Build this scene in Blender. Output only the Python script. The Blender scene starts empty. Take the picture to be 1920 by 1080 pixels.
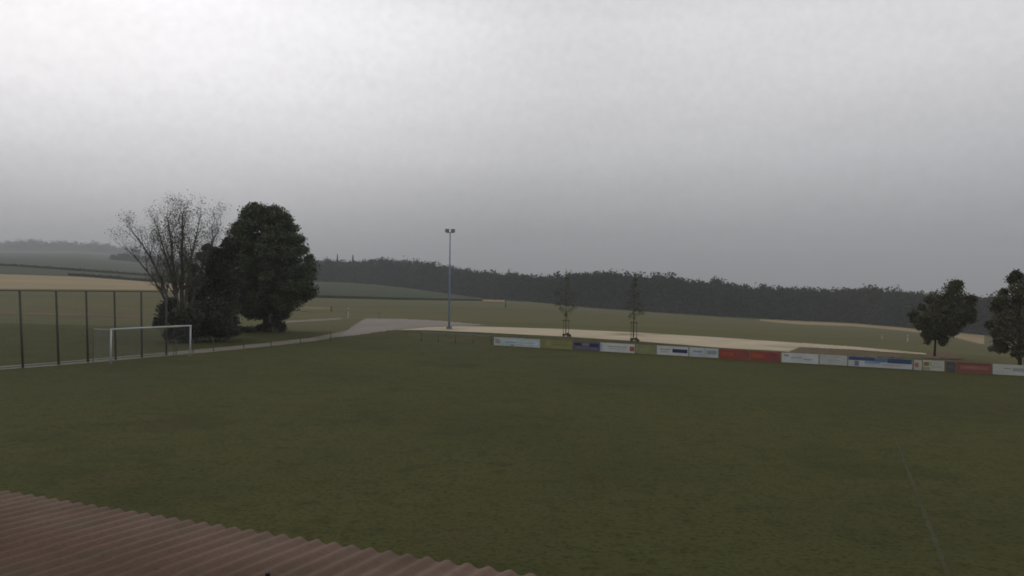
import bpy, math, random
import numpy as np
from mathutils import Matrix, Vector

SC = bpy.context.scene
COL = SC.collection
random.seed(7)
RNG = np.random.default_rng(7)

# ------------------------------------------------------------------ camera
F = 1469.4                       # focal length in photograph pixels (1920 wide)
PITCH, ROLL, CAM_H = -0.00627, 0.0103, 5.30
_c, _s = math.cos(PITCH), math.sin(PITCH)
_fw = np.array([0, _c, -_s]); _up = np.array([0, _s, _c]); _rt = np.array([1.0, 0, 0])
_R = math.cos(ROLL) * _rt + math.sin(ROLL) * _up
_U = -math.sin(ROLL) * _rt + math.cos(ROLL) * _up
CAM = np.array([0, 0, CAM_H])
cam_data = bpy.data.cameras.new("camera")
cam = bpy.data.objects.new("camera", cam_data)
COL.objects.link(cam)
cam.matrix_world = Matrix(((_R[0], _U[0], -_fw[0], 0), (_R[1], _U[1], -_fw[1], 0),
                           (_R[2], _U[2], -_fw[2], CAM_H), (0, 0, 0, 1)))
cam_data.sensor_width = 36.0
cam_data.lens = 36.0 * F / 1920
cam_data.clip_start = 0.1
cam_data.clip_end = 9000
SC.camera = cam

# ------------------------------------------------------------------ world and sun
SUN_EL, SUN_AZ = math.radians(38), math.radians(-38)      # azimuth from +Y towards +X
world = bpy.data.worlds.new("World"); SC.world = world
world.use_nodes = True
nt = world.node_tree; nt.nodes.clear()
def WN(t, **k):
    n = nt.nodes.new(t)
    for a, b in k.items(): setattr(n, a, b)
    return n
w_out = WN('ShaderNodeOutputWorld'); w_bg = WN('ShaderNodeBackground')
w_sky = WN('ShaderNodeTexSky', sky_type='NISHITA', sun_disc=False, sun_elevation=SUN_EL, sun_rotation=SUN_AZ)
w_sky.air_density = 2.0; w_sky.dust_density = 6.0
w_tc = WN('ShaderNodeTexCoord'); w_sep = WN('ShaderNodeSeparateXYZ')
nt.links.new(w_tc.outputs['Generated'], w_sep.inputs[0])
def wmath(op, a, b=None, c=None):
    n = WN('ShaderNodeMath', operation=op)
    for i, x in enumerate((a, b, c)):
        if x is None: continue
        if isinstance(x, (int, float)): n.inputs[i].default_value = x
        else: nt.links.new(x, n.inputs[i])
    return n.outputs[0]
# overcast layer: luminance rises with height above the horizon
ramp = WN('ShaderNodeValToRGB')
nt.links.new(w_sep.outputs['Z'], ramp.inputs[0])
cr = ramp.color_ramp
SKY_STOPS = [(0.0, .195), (0.04, .258), (0.08, .365), (0.12, .475), (0.165, .585), (0.247, .725), (0.32, .80), (0.55, .55), (1.0, .34)]
while len(cr.elements) < len(SKY_STOPS): cr.elements.new(0.5)
for e, (p, l) in zip(cr.elements, SKY_STOPS):
    e.position = p; e.color = (l * (.99 if p < .2 else 1.0), l * .99, l * (1.035 if p < .2 else 1.018), 1)
# soft cloud texture, stretched sideways
w_map = WN('ShaderNodeMapping'); w_map.inputs['Scale'].default_value = (1.5, 1.5, 6.0)
nt.links.new(w_tc.outputs['Generated'], w_map.inputs[0])
w_n1 = WN('ShaderNodeTexNoise'); w_n1.inputs['Scale'].default_value = 1.6; w_n1.inputs['Detail'].default_value = 4; w_n1.inputs['Roughness'].default_value = .5
nt.links.new(w_map.outputs[0], w_n1.inputs['Vector'])
w_n2 = WN('ShaderNodeTexNoise'); w_n2.inputs['Scale'].default_value = 95; w_n2.inputs['Detail'].default_value = 3
nt.links.new(w_tc.outputs['Generated'], w_n2.inputs['Vector'])
cl = wmath('ADD', wmath('MULTIPLY_ADD', w_n1.outputs['Fac'], .26, .87), wmath('MULTIPLY_ADD', w_n2.outputs['Fac'], .16, -.08))
# thin cloud lets more light through towards the hidden sun
sd = Vector((-0.62, 0.70, 0.42)).normalized()
w_dot = WN('ShaderNodeVectorMath', operation='DOT_PRODUCT'); w_dot.inputs[1].default_value = sd
nt.links.new(w_tc.outputs['Generated'], w_dot.inputs[0])
w_mr = WN('ShaderNodeMapRange', interpolation_type='SMOOTHSTEP')
w_mr.inputs['From Min'].default_value = .70; w_mr.inputs['From Max'].default_value = .985
w_mr.inputs['To Min'].default_value = 0.0; w_mr.inputs['To Max'].default_value = .44
nt.links.new(w_dot.outputs['Value'], w_mr.inputs['Value'])
gain = wmath('MULTIPLY', cl, wmath('ADD', 1.0, w_mr.outputs[0]))
w_mul = WN('ShaderNodeVectorMath', operation='SCALE')
nt.links.new(ramp.outputs[0], w_mul.inputs[0]); nt.links.new(gain, w_mul.inputs['Scale'])
w_ns = WN('ShaderNodeVectorMath', operation='SCALE'); w_ns.inputs['Scale'].default_value = 0.05
nt.links.new(w_sky.outputs[0], w_ns.inputs[0])
w_mix = WN('ShaderNodeMix', data_type='RGBA'); w_mix.inputs['Factor'].default_value = .94   # clear sky hardly gets through
nt.links.new(w_ns.outputs[0], w_mix.inputs['A']); nt.links.new(w_mul.outputs[0], w_mix.inputs['B'])
nt.links.new(w_mix.outputs['Result'], w_bg.inputs['Color']); w_bg.inputs['Strength'].default_value = 1.0
nt.links.new(w_bg.outputs[0], w_out.inputs[0])

sun_d = bpy.data.lights.new("sun", 'SUN'); sun_d.energy = 0.5; sun_d.angle = math.radians(25); sun_d.color = (1, .96, .9)
sun = bpy.data.objects.new("sun", sun_d); COL.objects.link(sun)
_sv = Vector((math.sin(SUN_AZ) * math.cos(SUN_EL), math.cos(SUN_AZ) * math.cos(SUN_EL), math.sin(SUN_EL)))
sun.rotation_euler = _sv.to_track_quat('Z', 'Y').to_euler(); sun.location = (-30, 20, 60)

vs = SC.view_settings
vs.view_transform = 'Standard'; vs.look = 'None'; vs.gamma = 1; vs.use_curve_mapping = False; vs.exposure = 0.0
SC.render.engine = 'CYCLES'
cy = SC.cycles
cy.use_denoising = True
cy.pixel_filter_type = 'BLACKMAN_HARRIS'; cy.filter_width = 1.8
cy.max_bounces = 6; cy.diffuse_bounces = 3; cy.volume_bounces = 1; cy.transparent_max_bounces = 16

# ------------------------------------------------------------------ ground geometry
GX, GY, ANG, SLOPE = -26.824, 58.672, 0.3974, 0.0184   # goal centre, heading of the pitch, its cross fall
T = np.array([math.cos(ANG), -math.sin(ANG)])          # along the touch line
N = np.array([math.sin(ANG), math.cos(ANG)])           # along the goal line
def ab(x, y):
    return (x - GX) * T[0] + (y - GY) * T[1], (x - GX) * N[0] + (y - GY) * N[1]
def xy(a, b):
    return GX + a * T[0] + b * N[0], GY + a * T[1] + b * N[1]
def plane_z(x, y):
    a = (x - GX) * T[0] + (y - GY) * T[1]
    return -SLOPE * a
def ray(u, v):
    d = _fw + _R * ((u - 960) / F) + _U * ((540 - v) / F)
    return d / d[1]                                     # unit step in depth (y)
def px(x, y, z):
    d = np.array([x, y, z]) - CAM
    w = d @ _fw
    return 960 + F * (d @ _R) / w, 540 - F * (d @ _U) / w
def z_at(u, v, Y):
    return CAM_H + ray(u, v)[2] * Y
def tab(d):
    k = sorted(d); return lambda u: np.interp(u, k, [d[i] for i in k])
YC = 60.0
vB = tab({700: 622, 740: 618.5, 800: 619, 900: 623, 1000: 628, 1060: 631, 1187: 639, 1340: 651, 1480: 659.5, 1600: 665, 1700: 671, 1920: 689, 2300: 715})
vC = tab({700: 612, 740: 611, 800: 610.5, 900: 612, 1060: 617, 1187: 623, 1340: 632, 1500: 643, 1600: 650, 1700: 657, 1920: 672, 2300: 695})
vE = tab({-400: 538, 0: 541, 300: 543.5, 450: 550, 600: 559, 750: 562.5, 900: 564.5, 1000: 568, 1100: 578.5, 1187: 584.5, 1340: 595, 1430: 602, 1500: 608, 1600: 611.5, 1700: 620.5, 1790: 632.5, 1840: 645, 1920: 650, 2300: 675})
dE = tab({0: 260, 300: 265, 450: 290, 600: 330, 750: 370, 900: 450, 1000: 470, 1100: 440, 1340: 430, 1430: 420, 1500: 400, 1700: 370, 1790: 350, 1840: 330, 1920: 325, 2300: 300})
vF = tab({-400: 506, 0: 514, 150: 519, 290: 529.5, 450: 531, 600: 531, 650: 532, 760: 541, 900: 561, 1000: 566, 1100: 576.5, 1187: 582.5, 1340: 593, 1430: 598, 1500: 601.5, 1600: 606, 1700: 615, 1840: 628, 1920: 634, 2300: 660})
dF = tab({0: 420, 290: 430, 450: 560, 600: 690, 650: 720, 760: 680, 900: 600, 1000: 520, 1100: 475, 1340: 465, 1500: 460, 1600: 455, 1700: 435, 1840: 405, 1920: 400, 2300: 380})
vG = tab({-400: 490, 0: 497, 150: 503, 290: 516, 450: 517, 600: 525})
vH = tab({-900: 462, 0: 471, 150: 471, 250: 479, 330: 492, 450: 509, 600: 521})
def depthA(u):
    s = min((u - 960) / F, 0.9)
    if u < 735: s = (735 - 960) / F
    return (35.5 + GY * N[1] + GX * N[0]) / (N[0] * s + N[1])
_prof_cache = {}
def profile(u):
    """depth and height of the terrain along one bearing"""
    k = round(float(u), 1)
    if k in _prof_cache: return _prof_cache[k]
    u = max(-1400.0, min(3300.0, k)); s = (u - 960) / F
    A = depthA(u); B = A + 6; C = B + 9; E_ = float(dE(u)); F_ = float(dF(u))
    G = max(F_ * 1.3, 560.0); Hd = 2600.0; I = 3300.0
    uc = max(-900.0, min(2400.0, u))
    zA = plane_z(s * A, A)
    w = min(1.0, max(0.0, (u - 560) / 160.0)); w = w * w * (3 - 2 * w)
    zB = (1 - w) * plane_z(s * B, B) + w * z_at(uc, float(vB(uc)), B)
    zC = (1 - w) * plane_z(s * C, C) + w * z_at(uc, float(vC(uc)), C)
    zE = z_at(uc, float(vE(uc)), E_); zF = z_at(uc, float(vF(uc)), F_)
    k2 = min(1.0, max(0.0, (u - 560) / 200.0))
    zG = (1 - k2) * z_at(min(uc, 600), float(vG(min(uc, 600))), G) + k2 * (zF + 5)
    zH = (1 - k2) * z_at(min(uc, 600), float(vH(min(uc, 600))), Hd) + k2 * (zF + 9)
    r = (np.array([A, B, C, E_, F_, G, Hd, I]), np.array([zA, zB, zC, zE, zF, zG, zH, zH - 8]))
    _prof_cache[k] = r
    return r
def ground(x, y):
    s = x / max(y, YC); u = 960 + s * F
    D, Z = profile(u)
    if y <= D[0]: return plane_z(x, y)
    return float(np.interp(y, D, Z))
def hit(u, v):
    """where the line of sight through a photograph pixel meets the ground"""
    d = ray(u, v); lo = 6.0; Y = 6.0
    while Y < 1800:
        if CAM_H + d[2] * Y <= ground(d[0] * Y, Y): break
        lo = Y; Y *= 1.01
    hi = Y
    for _ in range(24):
        m = (lo + hi) / 2
        if CAM_H + d[2] * m <= ground(d[0] * m, m): hi = m
        else: lo = m
    return float(d[0] * hi), float(hi), ground(d[0] * hi, hi)
def along(a_fixed, u, b_lo=-60, b_hi=60):
    """b on the line a = a_fixed that is seen in photograph column u"""
    for _ in range(40):
        m = (b_lo + b_hi) / 2; x, y = xy(a_fixed, m)
        if px(x, y, ground(x, y))[0] < u: b_lo = m
        else: b_hi = m
    return m
def along_t(b_fixed, u, lo=-60, hi=80):
    for _ in range(40):
        m = (lo + hi) / 2; x, y = xy(m, b_fixed)
        if px(x, y, plane_z(x, y))[0] < u: lo = m
        else: hi = m
    return m

# ------------------------------------------------------------------ materials
def mat(name, base, rough=.9, var=None, scales=(), bump=0, bump_scale=20, spec=.2, island=None, metal=0, stretch=None):
    """base colour broken up by several octaves of noise in world space"""
    m = bpy.data.materials.new(name); m.use_nodes = True
    t = m.node_tree; b = t.nodes['Principled BSDF']
    b.inputs['Roughness'].default_value = rough
    b.inputs['Specular IOR Level'].default_value = spec
    b.inputs['Metallic'].default_value = metal
    geo = t.nodes.new('ShaderNodeNewGeometry')
    vec = geo.outputs['Position']
    if stretch:
        mp = t.nodes.new('ShaderNodeMapping'); mp.inputs['Scale'].default_value = stretch
        mp.inputs['Rotation'].default_value = (0, 0, ANG)
        t.links.new(vec, mp.inputs[0]); vec = mp.outputs[0]
    rgb = t.nodes.new('ShaderNodeRGB'); rgb.outputs[0].default_value = (*base, 1)
    cur = rgb.outputs[0]
    for sc, col, lo, hi, amt in scales:
        n = t.nodes.new('ShaderNodeTexNoise'); n.inputs['Scale'].default_value = sc
        n.inputs['Detail'].default_value = 4; n.inputs['Roughness'].default_value = .6
        t.links.new(vec, n.inputs['Vector'])
        r = t.nodes.new('ShaderNodeMapRange'); r.inputs['From Min'].default_value = lo; r.inputs['From Max'].default_value = hi
        r.inputs['To Max'].default_value = amt
        t.links.new(n.outputs['Fac'], r.inputs['Value'])
        x = t.nodes.new('ShaderNodeMix'); x.data_type = 'RGBA'
        t.links.new(r.outputs[0], x.inputs['Factor']); t.links.new(cur, x.inputs['A']); x.inputs['B'].default_value = (*col, 1)
        cur = x.outputs['Result']
    if island:
        x = t.nodes.new('ShaderNodeMix'); x.data_type = 'RGBA'
        t.links.new(geo.outputs['Random Per Island'], x.inputs['Factor']); t.links.new(cur, x.inputs['A'])
        x.inputs['B'].default_value = (*island, 1); cur = x.outputs['Result']
    t.links.new(cur, b.inputs['Base Color'])
    if bump:
        n = t.nodes.new('ShaderNodeTexNoise'); n.inputs['Scale'].default_value = bump_scale; n.inputs['Detail'].default_value = 5
        t.links.new(vec, n.inputs['Vector'])
        bp = t.nodes.new('ShaderNodeBump'); bp.inputs['Strength'].default_value = bump; bp.inputs['Distance'].default_value = .05
        t.links.new(n.outputs['Fac'], bp.inputs['Height']); t.links.new(bp.outputs[0], b.inputs['Normal'])
    return m
M = {}
M['pitch'] = mat('pitch_grass', (.077, .080, .0265), .95, spec=.05, scales=[(.11, (.040, .038, .015), .54, .70, .75), 
    (.05, (.058, .061, .024), .42, .62, .7), (.35, (.084, .074, .031), .45, .7, .6),
    (1.3, (.044, .043, .016), .50, .72, .6), (7, (.030, .031, .012), .48, .68, .75), (45, (.09, .084, .038), .5, .75, .5)], bump=.5, bump_scale=30)
M['meadow'] = mat('meadow_grass', (.114, .110, .047), .95, spec=.05, scales=[
    (.012, (.085, .092, .042), .42, .6, .8), (.05, (.128, .106, .050), .45, .65, .7), (.4, (.070, .072, .032), .5, .7, .6), (5, (.13, .125, .058), .5, .7, .4)], stretch=(.35, 1, 1))
M['verge'] = mat('verge_grass', (.070, .066, .028), .95, spec=.05, scales=[(.15, (.090, .084, .036), .45, .65, .8), (.9, (.044, .044, .020), .48, .68, .8), (6, (.08, .076, .034), .5, .7, .5)])
M['crop'] = mat('crop_green', (.042, .053, .026), .95, spec=.05, scales=[(.02, (.060, .070, .034), .4, .6, .7), (.4, (.034, .042, .02), .45, .7, .6)])
M['wheat'] = mat('ripe_wheat', (.30, .225, .125), .95, spec=.1, scales=[(.02, (.20, .17, .085), .4, .65, .7), (.3, (.38, .29, .16), .45, .7, .5)], stretch=(.3, 1, 1))
M['stubble'] = mat('stubble', (.19, .145, .075), .95, spec=.05, scales=[(.15, (.12, .105, .05), .45, .62, .8)])
M['gravel'] = mat('pale_gravel', (.475, .405, .295), .95, spec=.1, stretch=(.35, 1, 1), scales=[(.33, (.20, .18, .105), .53, .66, .8), (.06, (.40, .345, .255), .42, .60, .9), (.5, (.60, .51, .37), .5, .7, .6), (6, (.38, .31, .22), .5, .7, .5)], bump=.3)
M['asphalt'] = mat('worn_asphalt', (.195, .174, .15), .9, spec=.2, scales=[(.08, (.25, .215, .18), .42, .62, .8), (.7, (.18, .165, .15), .48, .7, .6)])
M['earth'] = mat('bare_earth', (.135, .092, .058), .95, spec=.1, scales=[(.3, (.085, .078, .036), .42, .6, .8), (2, (.17, .12, .075), .5, .7, .6)], stretch=(.5, 1, 1))
M['path'] = mat('gravel_path', (.20, .175, .145), .95, spec=.1, scales=[(.2, (.13, .12, .085), .45, .62, .7), (3, (.24, .21, .175), .5, .7, .6)])
M['hill'] = mat('hill_pasture', (.072, .086, .056), .95, spec=.05, scales=[(.006, (.046, .056, .040), .42, .6, .9), (.05, (.046, .050, .028), .5, .7, .5)])
M['line'] = mat('worn_line_chalk', (.074, .077, .042), .95, spec=.1, scales=[(.5, (.060, .058, .026), .40, .58, .9), (6, (.055, .054, .026), .45, .6, .8), (40, (.075, .078, .045), .5, .7, .5)])
M['leaf_dark'] = mat('dark_leaves', (.045, .060, .028), .7, spec=.25, scales=[(.7, (.082, .096, .044), .46, .62, .85)], island=(.095, .100, .055))
M['leaf_shrub'] = mat('shrub_leaves', (.030, .033, .020), .7, spec=.2, scales=[(.6, (.050, .052, .030), .45, .65, .8)], island=(.055, .057, .034))
M['leaf_pale'] = mat('pale_leaves', (.090, .094, .058), .7, spec=.2, island=(.135, .132, .085))
M['leaf_olive'] = mat('olive_leaves', (.045, .042, .022), .7, spec=.2, scales=[(.6, (.066, .060, .032), .45, .65, .7)], island=(.078, .070, .038))
M['leaf_young'] = mat('young_leaves', (.075, .080, .042), .8, spec=.1, island=(.095, .092, .052))
M['leaf_field'] = mat('field_tree_leaves', (.090, .092, .048), .75, spec=.15, scales=[(.7, (.080, .074, .040), .45, .62, .85)], island=(.085, .080, .044))
M['leaf_forest'] = mat('forest_leaves', (.018, .024, .014), .85, spec=.05, scales=[(.035, (.052, .055, .026), .46, .60, .95), (.13, (.010, .013, .010), .5, .68, .8)], island=(.032, .038, .020))
M['needles'] = mat('spruce_needles', (.016, .020, .014), .85, spec=.05, island=(.026, .030, .021))
M['bark'] = mat('bark', (.060, .050, .040), .95, spec=.1, scales=[(6, (.035, .03, .025), .45, .65, .8)])
M['bark_grey'] = mat('grey_bark', (.105, .098, .086), .95, spec=.1, scales=[(3, (.07, .062, .056), .45, .65, .8)])
M['stake'] = mat('stake_wood', (.12, .088, .06), .9, scales=[(8, (.07, .05, .035), .45, .65, .8)])
M['white_metal'] = mat('white_aluminium', (.50, .52, .53), .45, spec=.5, scales=[(3, (.46, .48, .48), .45, .65, .6)])
M['bar'] = mat('white_bar_colour_fringe', (.42, .52, .62), .45, spec=.5, scales=[(.9, (.58, .53, .34), .44, .56, .9)])  # white bar with blue and yellow colour fringing painted into it
M['net'] = mat('net_cord', (.30, .32, .32), .8)
M['fence'] = mat('dark_green_steel', (.064, .072, .060), .6, spec=.3, scales=[(4, (.062, .052, .040), .45, .65, .6)])
M['wire'] = mat('fence_wire', (.05, .055, .048), .6)
M['galv'] = mat('galvanised_steel', (.20, .28, .40), .5, spec=.4, metal=.2, scales=[(2, (.17, .19, .22), .45, .65, .7)])
M['lamp_glass'] = mat('lamp_glass', (.30, .32, .34), .2, spec=.6)
M['lamp_body'] = mat('lamp_housing', (.06, .065, .07), .6)
M['board_back'] = mat('board_post', (.10, .10, .10), .7)
M['wall'] = mat('render_wall', (.55, .52, .46), .9, scales=[(2, (.48, .45, .4), .45, .65, .6)], bump=.2)
M['roof'] = mat('corrugated_roof', (.172, .113, .082), .85, spec=.2, scales=[
    (.9, (.125, .084, .060), .42, .62, .8), (7, (.18, .118, .086), .48, .7, .6), (30, (.10, .070, .052), .5, .72, .6), (2.2, (.115, .10, .066), .54, .68, .6)], bump=.15, bump_scale=60)
M['gutter'] = mat('gutter_metal', (.10, .075, .062), .6)
M['black'] = mat('black_rubber', (.012, .012, .012), .6)
M['post_pale'] = mat('pale_post', (.42, .42, .38), .8)
M['post_dark'] = mat('dark_post', (.05, .045, .04), .8)
M['post_red'] = mat('red_post', (.26, .10, .06), .8)
_paint = {}
def paint(c):
    k = tuple(round(i, 3) for i in c)
    if k not in _paint:
        d = tuple(i * .82 for i in k)
        _paint[k] = mat('board_paint', k, .55, spec=.3, scales=[(1.1, d, .42, .62, .8), (9, tuple(min(1, i * 1.08) for i in k), .5, .7, .6)])
    return _paint[k]

# ------------------------------------------------------------------ mesh helpers
class MB:
    def __init__(self): self.v = []; self.f = []
    def add(self, vs, fs):
        o = len(self.v); self.v += [tuple(map(float, p)) for p in vs]; self.f += [tuple(i + o for i in q) for q in fs]
        return self
    def box(self, c, ex, ey, ez):
        c, ex, ey, ez = map(np.array, (c, ex, ey, ez))        # half extent vectors
        vs = [c + i * ex + j * ey + k * ez for k in (-1, 1) for j in (-1, 1) for i in (-1, 1)]
        return self.add(vs, [(0, 2, 3, 1), (4, 5, 7, 6), (0, 1, 5, 4), (2, 6, 7, 3), (0, 4, 6, 2), (1, 3, 7, 5)])
    def tube(self, pts, rad, n=8, cap=True):
        pts = [np.array(p, float) for p in pts]
        if np.isscalar(rad): rad = [rad] * len(pts)
        ring = []; vs = []
        for i, p in enumerate(pts):
            d = pts[min(i + 1, len(pts) - 1)] - pts[max(i - 1, 0)]; d = d / (np.linalg.norm(d) + 1e-9)
            h = np.array([1., 0, 0]) if abs(d[0]) < .8 else np.array([0, 1., 0])
            e1 = np.cross(d, h); e1 /= np.linalg.norm(e1); e2 = np.cross(d, e1)
            for k in range(n):
                t = 2 * math.pi * k / n
                vs.append(p + rad[i] * (math.cos(t) * e1 + math.sin(t) * e2))
        fs = []
        for i in range(len(pts) - 1):
            for k in range(n):
                a, b = i * n + k, i * n + (k + 1) % n
                fs.append((a, b, b + n, a + n))
        if cap:
            fs.append(tuple(range(n))[::-1]); fs.append(tuple((len(pts) - 1) * n + k for k in range(n)))
        return self.add(vs, fs)
    def build(self, name, m, parent=None, smooth=False):
        me = bpy.data.meshes.new(name); me.from_pydata(self.v, [], self.f); me.update()
        return link(name, me, m, parent, smooth)
def link(name, me, m, parent=None, smooth=False):
    if m: me.materials.append(m)
    if smooth:
        me.polygons.foreach_set('use_smooth', [True] * len(me.polygons))
    o = bpy.data.objects.new(name, me); COL.objects.link(o)
    if parent is not None: o.parent = parent
    return o
def quads_mesh(name, V, m, parent=None):
    """V: (n,4,3) array of loose quads"""
    n = len(V); me = bpy.data.meshes.new(name)
    me.vertices.add(n * 4); me.vertices.foreach_set('co', np.ascontiguousarray(V, dtype=np.float32).ravel())
    me.loops.add(n * 4); me.loops.foreach_set('vertex_index', np.arange(n * 4, dtype=np.int32))
    me.polygons.add(n); me.polygons.foreach_set('loop_start', np.arange(0, n * 4, 4, dtype=np.int32))
    me.polygons.foreach_set('loop_total', np.full(n, 4, dtype=np.int32))
    me.update(calc_edges=True); me.validate()
    return link(name, me, m, parent)
def thing(name, label, cat, loc, group=None):
    o = bpy.data.objects.new(name, None); o.empty_display_size = .3
    COL.objects.link(o); o.location = tuple(map(float, loc))
    o['label'] = label; o['category'] = cat
    if group: o['group'] = group
    return o
def tag(o, label=None, cat=None, group=None, kind=None):
    for k, v in (('label', label), ('category', cat), ('group', group), ('kind', kind)):
        if v: o[k] = v
    return o

# ------------------------------------------------------------------ terrain bands
US = np.concatenate([np.linspace(-1400, -250, 14)[:-1], np.linspace(-250, 2200, 141), np.linspace(2200, 3300, 12)[1:]])
def row_xy(u, Y):
    return (u - 960) / F * max(Y, YC), Y
def band(name, lay0, lay1, m, umin=-1e9, umax=1e9, sub=8, label=None, lift=0.0, wall=0.0):
    us = [u for u in US if umin < u < umax]
    if umin > -1e8: us = [umin] + us
    if umax < 1e8: us = us + [umax]
    V = []; nu = len(us)
    def depth(l, u):
        return l(u) if callable(l) else profile(u)[0][l]
    for j in range(sub + 1):
        for u in us:
            d0, d1 = depth(lay0, u), depth(lay1, u); y = d0 + (d1 - d0) * j / sub
            x, y = row_xy(u, y); V.append((x, y, ground(x, y) + lift))
    Fs = [(j * nu + i, j * nu + i + 1, (j + 1) * nu + i + 1, (j + 1) * nu + i) for j in range(sub) for i in range(nu - 1)]
    if wall:
        o = len(V)
        for i in range(nu): x, y, z = V[i]; V.append((x, y, z - wall))
        Fs += [(o + i, o + i + 1, i + 1, i) for i in range(nu - 1)]
        o2 = len(V)
        for j in range(sub + 1):
            for i in (0, nu - 1): x, y, z = V[j * nu + i]; V.append((x, y, z - wall))
        for j in range(sub):
            Fs.append((j * nu, o2 + 2 * j, o2 + 2 * j + 2, (j + 1) * nu)); Fs.append((j * nu + nu - 1, (j + 1) * nu + nu - 1, o2 + 2 * j + 3, o2 + 2 * j + 1))
    mb = MB(); mb.add(V, Fs)
    o = mb.build(name, m, smooth=not wall); o['kind'] = 'structure'
    if label: o['label'] = label
    return o
UL = -1400.0; UR = 3300.0
band('pitch', lambda u: -160.0, 0, M['pitch'], sub=60, label='olive green mown football pitch')
band('grass_verge', 0, 1, M['verge'], sub=4, label='rough grass bank between the pitch and the track')
band('meadow_ground', 1, 2, M['meadow'], umax=742.0, sub=4)
band('gravel_track', 1, 2, M['gravel'], umin=742.0, umax=1512.0, sub=6, label='pale tan gravel track behind the advertising boards')
band('meadow_ground', 1, 2, M['meadow'], umin=1512.0, sub=6)
band('meadow', 2, 3, M['meadow'], sub=26, label='yellow green meadow between the track and the wood')
band('wheat_field', 3, 4, M['wheat'], umax=372.0, sub=8, label='tan ripe wheat field at the far left')
band('crop_field_ground', 3, 4, M['meadow'], umin=372.0, umax=930.0, sub=8)
band('meadow_edge', 3, 4, M['meadow'], umin=930.0, umax=1425.0, sub=4)
band('wheat_strip', 3, 4, M['wheat'], umin=1425.0, umax=1846.0, sub=4, label='narrow tan wheat strip in front of the wood')
band('meadow_edge', 3, 4, M['meadow'], umin=1846.0, sub=4)
band('far_field', 4, 5, M['crop'], sub=6)
band('hill', 5, 6, M['hill'], sub=14, label='misty hillside at the left')
band('hill_back', 6, 7, M['hill'], sub=6)
# the standing crop in front of the wood
def crop0(u): return float(dE(u)) + 3
def crop1(u): return float(dF(u)) - 12 - max(0.0, 22 - abs(u - 650) * .12)
band('crop_field', crop0, crop1, M['crop'], umin=400.0, umax=905.0, sub=8, lift=1.1, wall=1.3, label='dark green standing crop below the wood')

def sheet(name, near, far, m, lift=.02, n=90, k=24, label=None, wob=0.0):
    """a strip of ground cover between two outlines"""
    near = [hit(*p)[:2] for p in near]; far = [hit(*p)[:2] for p in far]
    def res(P):
        P = np.array(P); d = np.r_[0, np.cumsum(np.hypot(*np.diff(P, axis=0).T))]; q = np.linspace(0, d[-1], n + 1)
        return np.c_[np.interp(q, d, P[:, 0]), np.interp(q, d, P[:, 1])]
    A, B = res(near), res(far); V = []
    ph = random.random() * 9
    for j in range(k + 1):
        for i in range(n + 1):
            p = A[i] + (B[i] - A[i]) * j / k
            if wob and j in (0, k): p = p + wob * np.array([math.sin(i * 1.9 + ph) + .6 * math.sin(i * .7 + j), math.cos(i * 1.3 + ph + j) + .7 * math.sin(i * 3.1)])
            V.append((p[0], p[1], ground(*p) + lift))
    Fs = [(j * (n + 1) + i, j * (n + 1) + i + 1, (j + 1) * (n + 1) + i + 1, (j + 1) * (n + 1) + i) for j in range(k) for i in range(n)]
    mb = MB(); mb.add(V, Fs); o = mb.build(name, m, smooth=True); o['kind'] = 'structure'
    if label: o['label'] = label
    return o
sheet('asphalt_yard', [(632, 633), (700, 624), (742, 618.6), (800, 613.5), (890, 611)], [(660, 613), (686, 597), (760, 598.5), (830, 602), (915, 610)], M['asphalt'], .03, wob=.25, label='grey asphalt yard at the corner of the pitch')
sheet('access_path', [(-140, 706), (0, 694), (110, 686), (200, 678), (400, 660), (500, 650), (580, 641), (636, 632)],
      [(-140, 699), (0, 687), (110, 679), (200, 671), (400, 653), (500, 643), (580, 634), (655, 618)], M['path'], .02, wob=.06, n=120, label='grey path along the back of the ball fence')
sheet('bare_earth', [(1470, 664), (1560, 668), (1650, 671), (1690, 672)], [(1500, 652), (1560, 655), (1650, 661), (1690, 665)], M['earth'], .06, wob=.3, label='brown bare earth strip behind the boards')
sheet('bare_earth', [(1728, 672), (1765, 674), (1806, 674)], [(1742, 660), (1770, 660), (1798, 664)], M['earth'], .06, wob=.3, n=20, label='brown bare earth round the foot of the right tree')
sheet('gravel_track_end', [(1505, 651.5), (1600, 656), (1680, 662), (1742, 666)], [(1505, 643.5), (1600, 650.5), (1680, 657.5), (1742, 663.5)], M['gravel'], .035, wob=.15, label='narrowing end of the gravel track')
sheet('farm_track', [(-60, 588), (80, 592), (160, 593), (290, 597)], [(-60, 582), (80, 586), (160, 586), (290, 591)], M['earth'], .03, wob=.3, label='brown farm track across the meadow')
sheet('farm_track', [(535, 606), (590, 602.5), (640, 599)], [(535, 602), (590, 598.5), (640, 596)], M['path'], .03, wob=.2, label='pale farm track right of the big tree')
sheet('farm_track', [(535, 583), (575, 581), (622, 580)], [(535, 577), (575, 574.5), (622, 576)], M['stubble'], .03, wob=.4, label='tan strip of stubble right of the big tree')
sheet('wheat_strip', [(590, 533.5), (650, 535.5), (700, 540), (760, 545)], [(590, 529.9), (650, 531.4), (700, 535.6), (760, 541.5)], M['wheat'], .9, wob=.5, label='thin tan strip at the foot of the wood')
sheet('wheat_strip', [(903, 566), (946, 567)], [(903, 562.5), (946, 563.6)], M['wheat'], .3, wob=.5, n=20, label='short tan strip at the foot of the wood')

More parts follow.
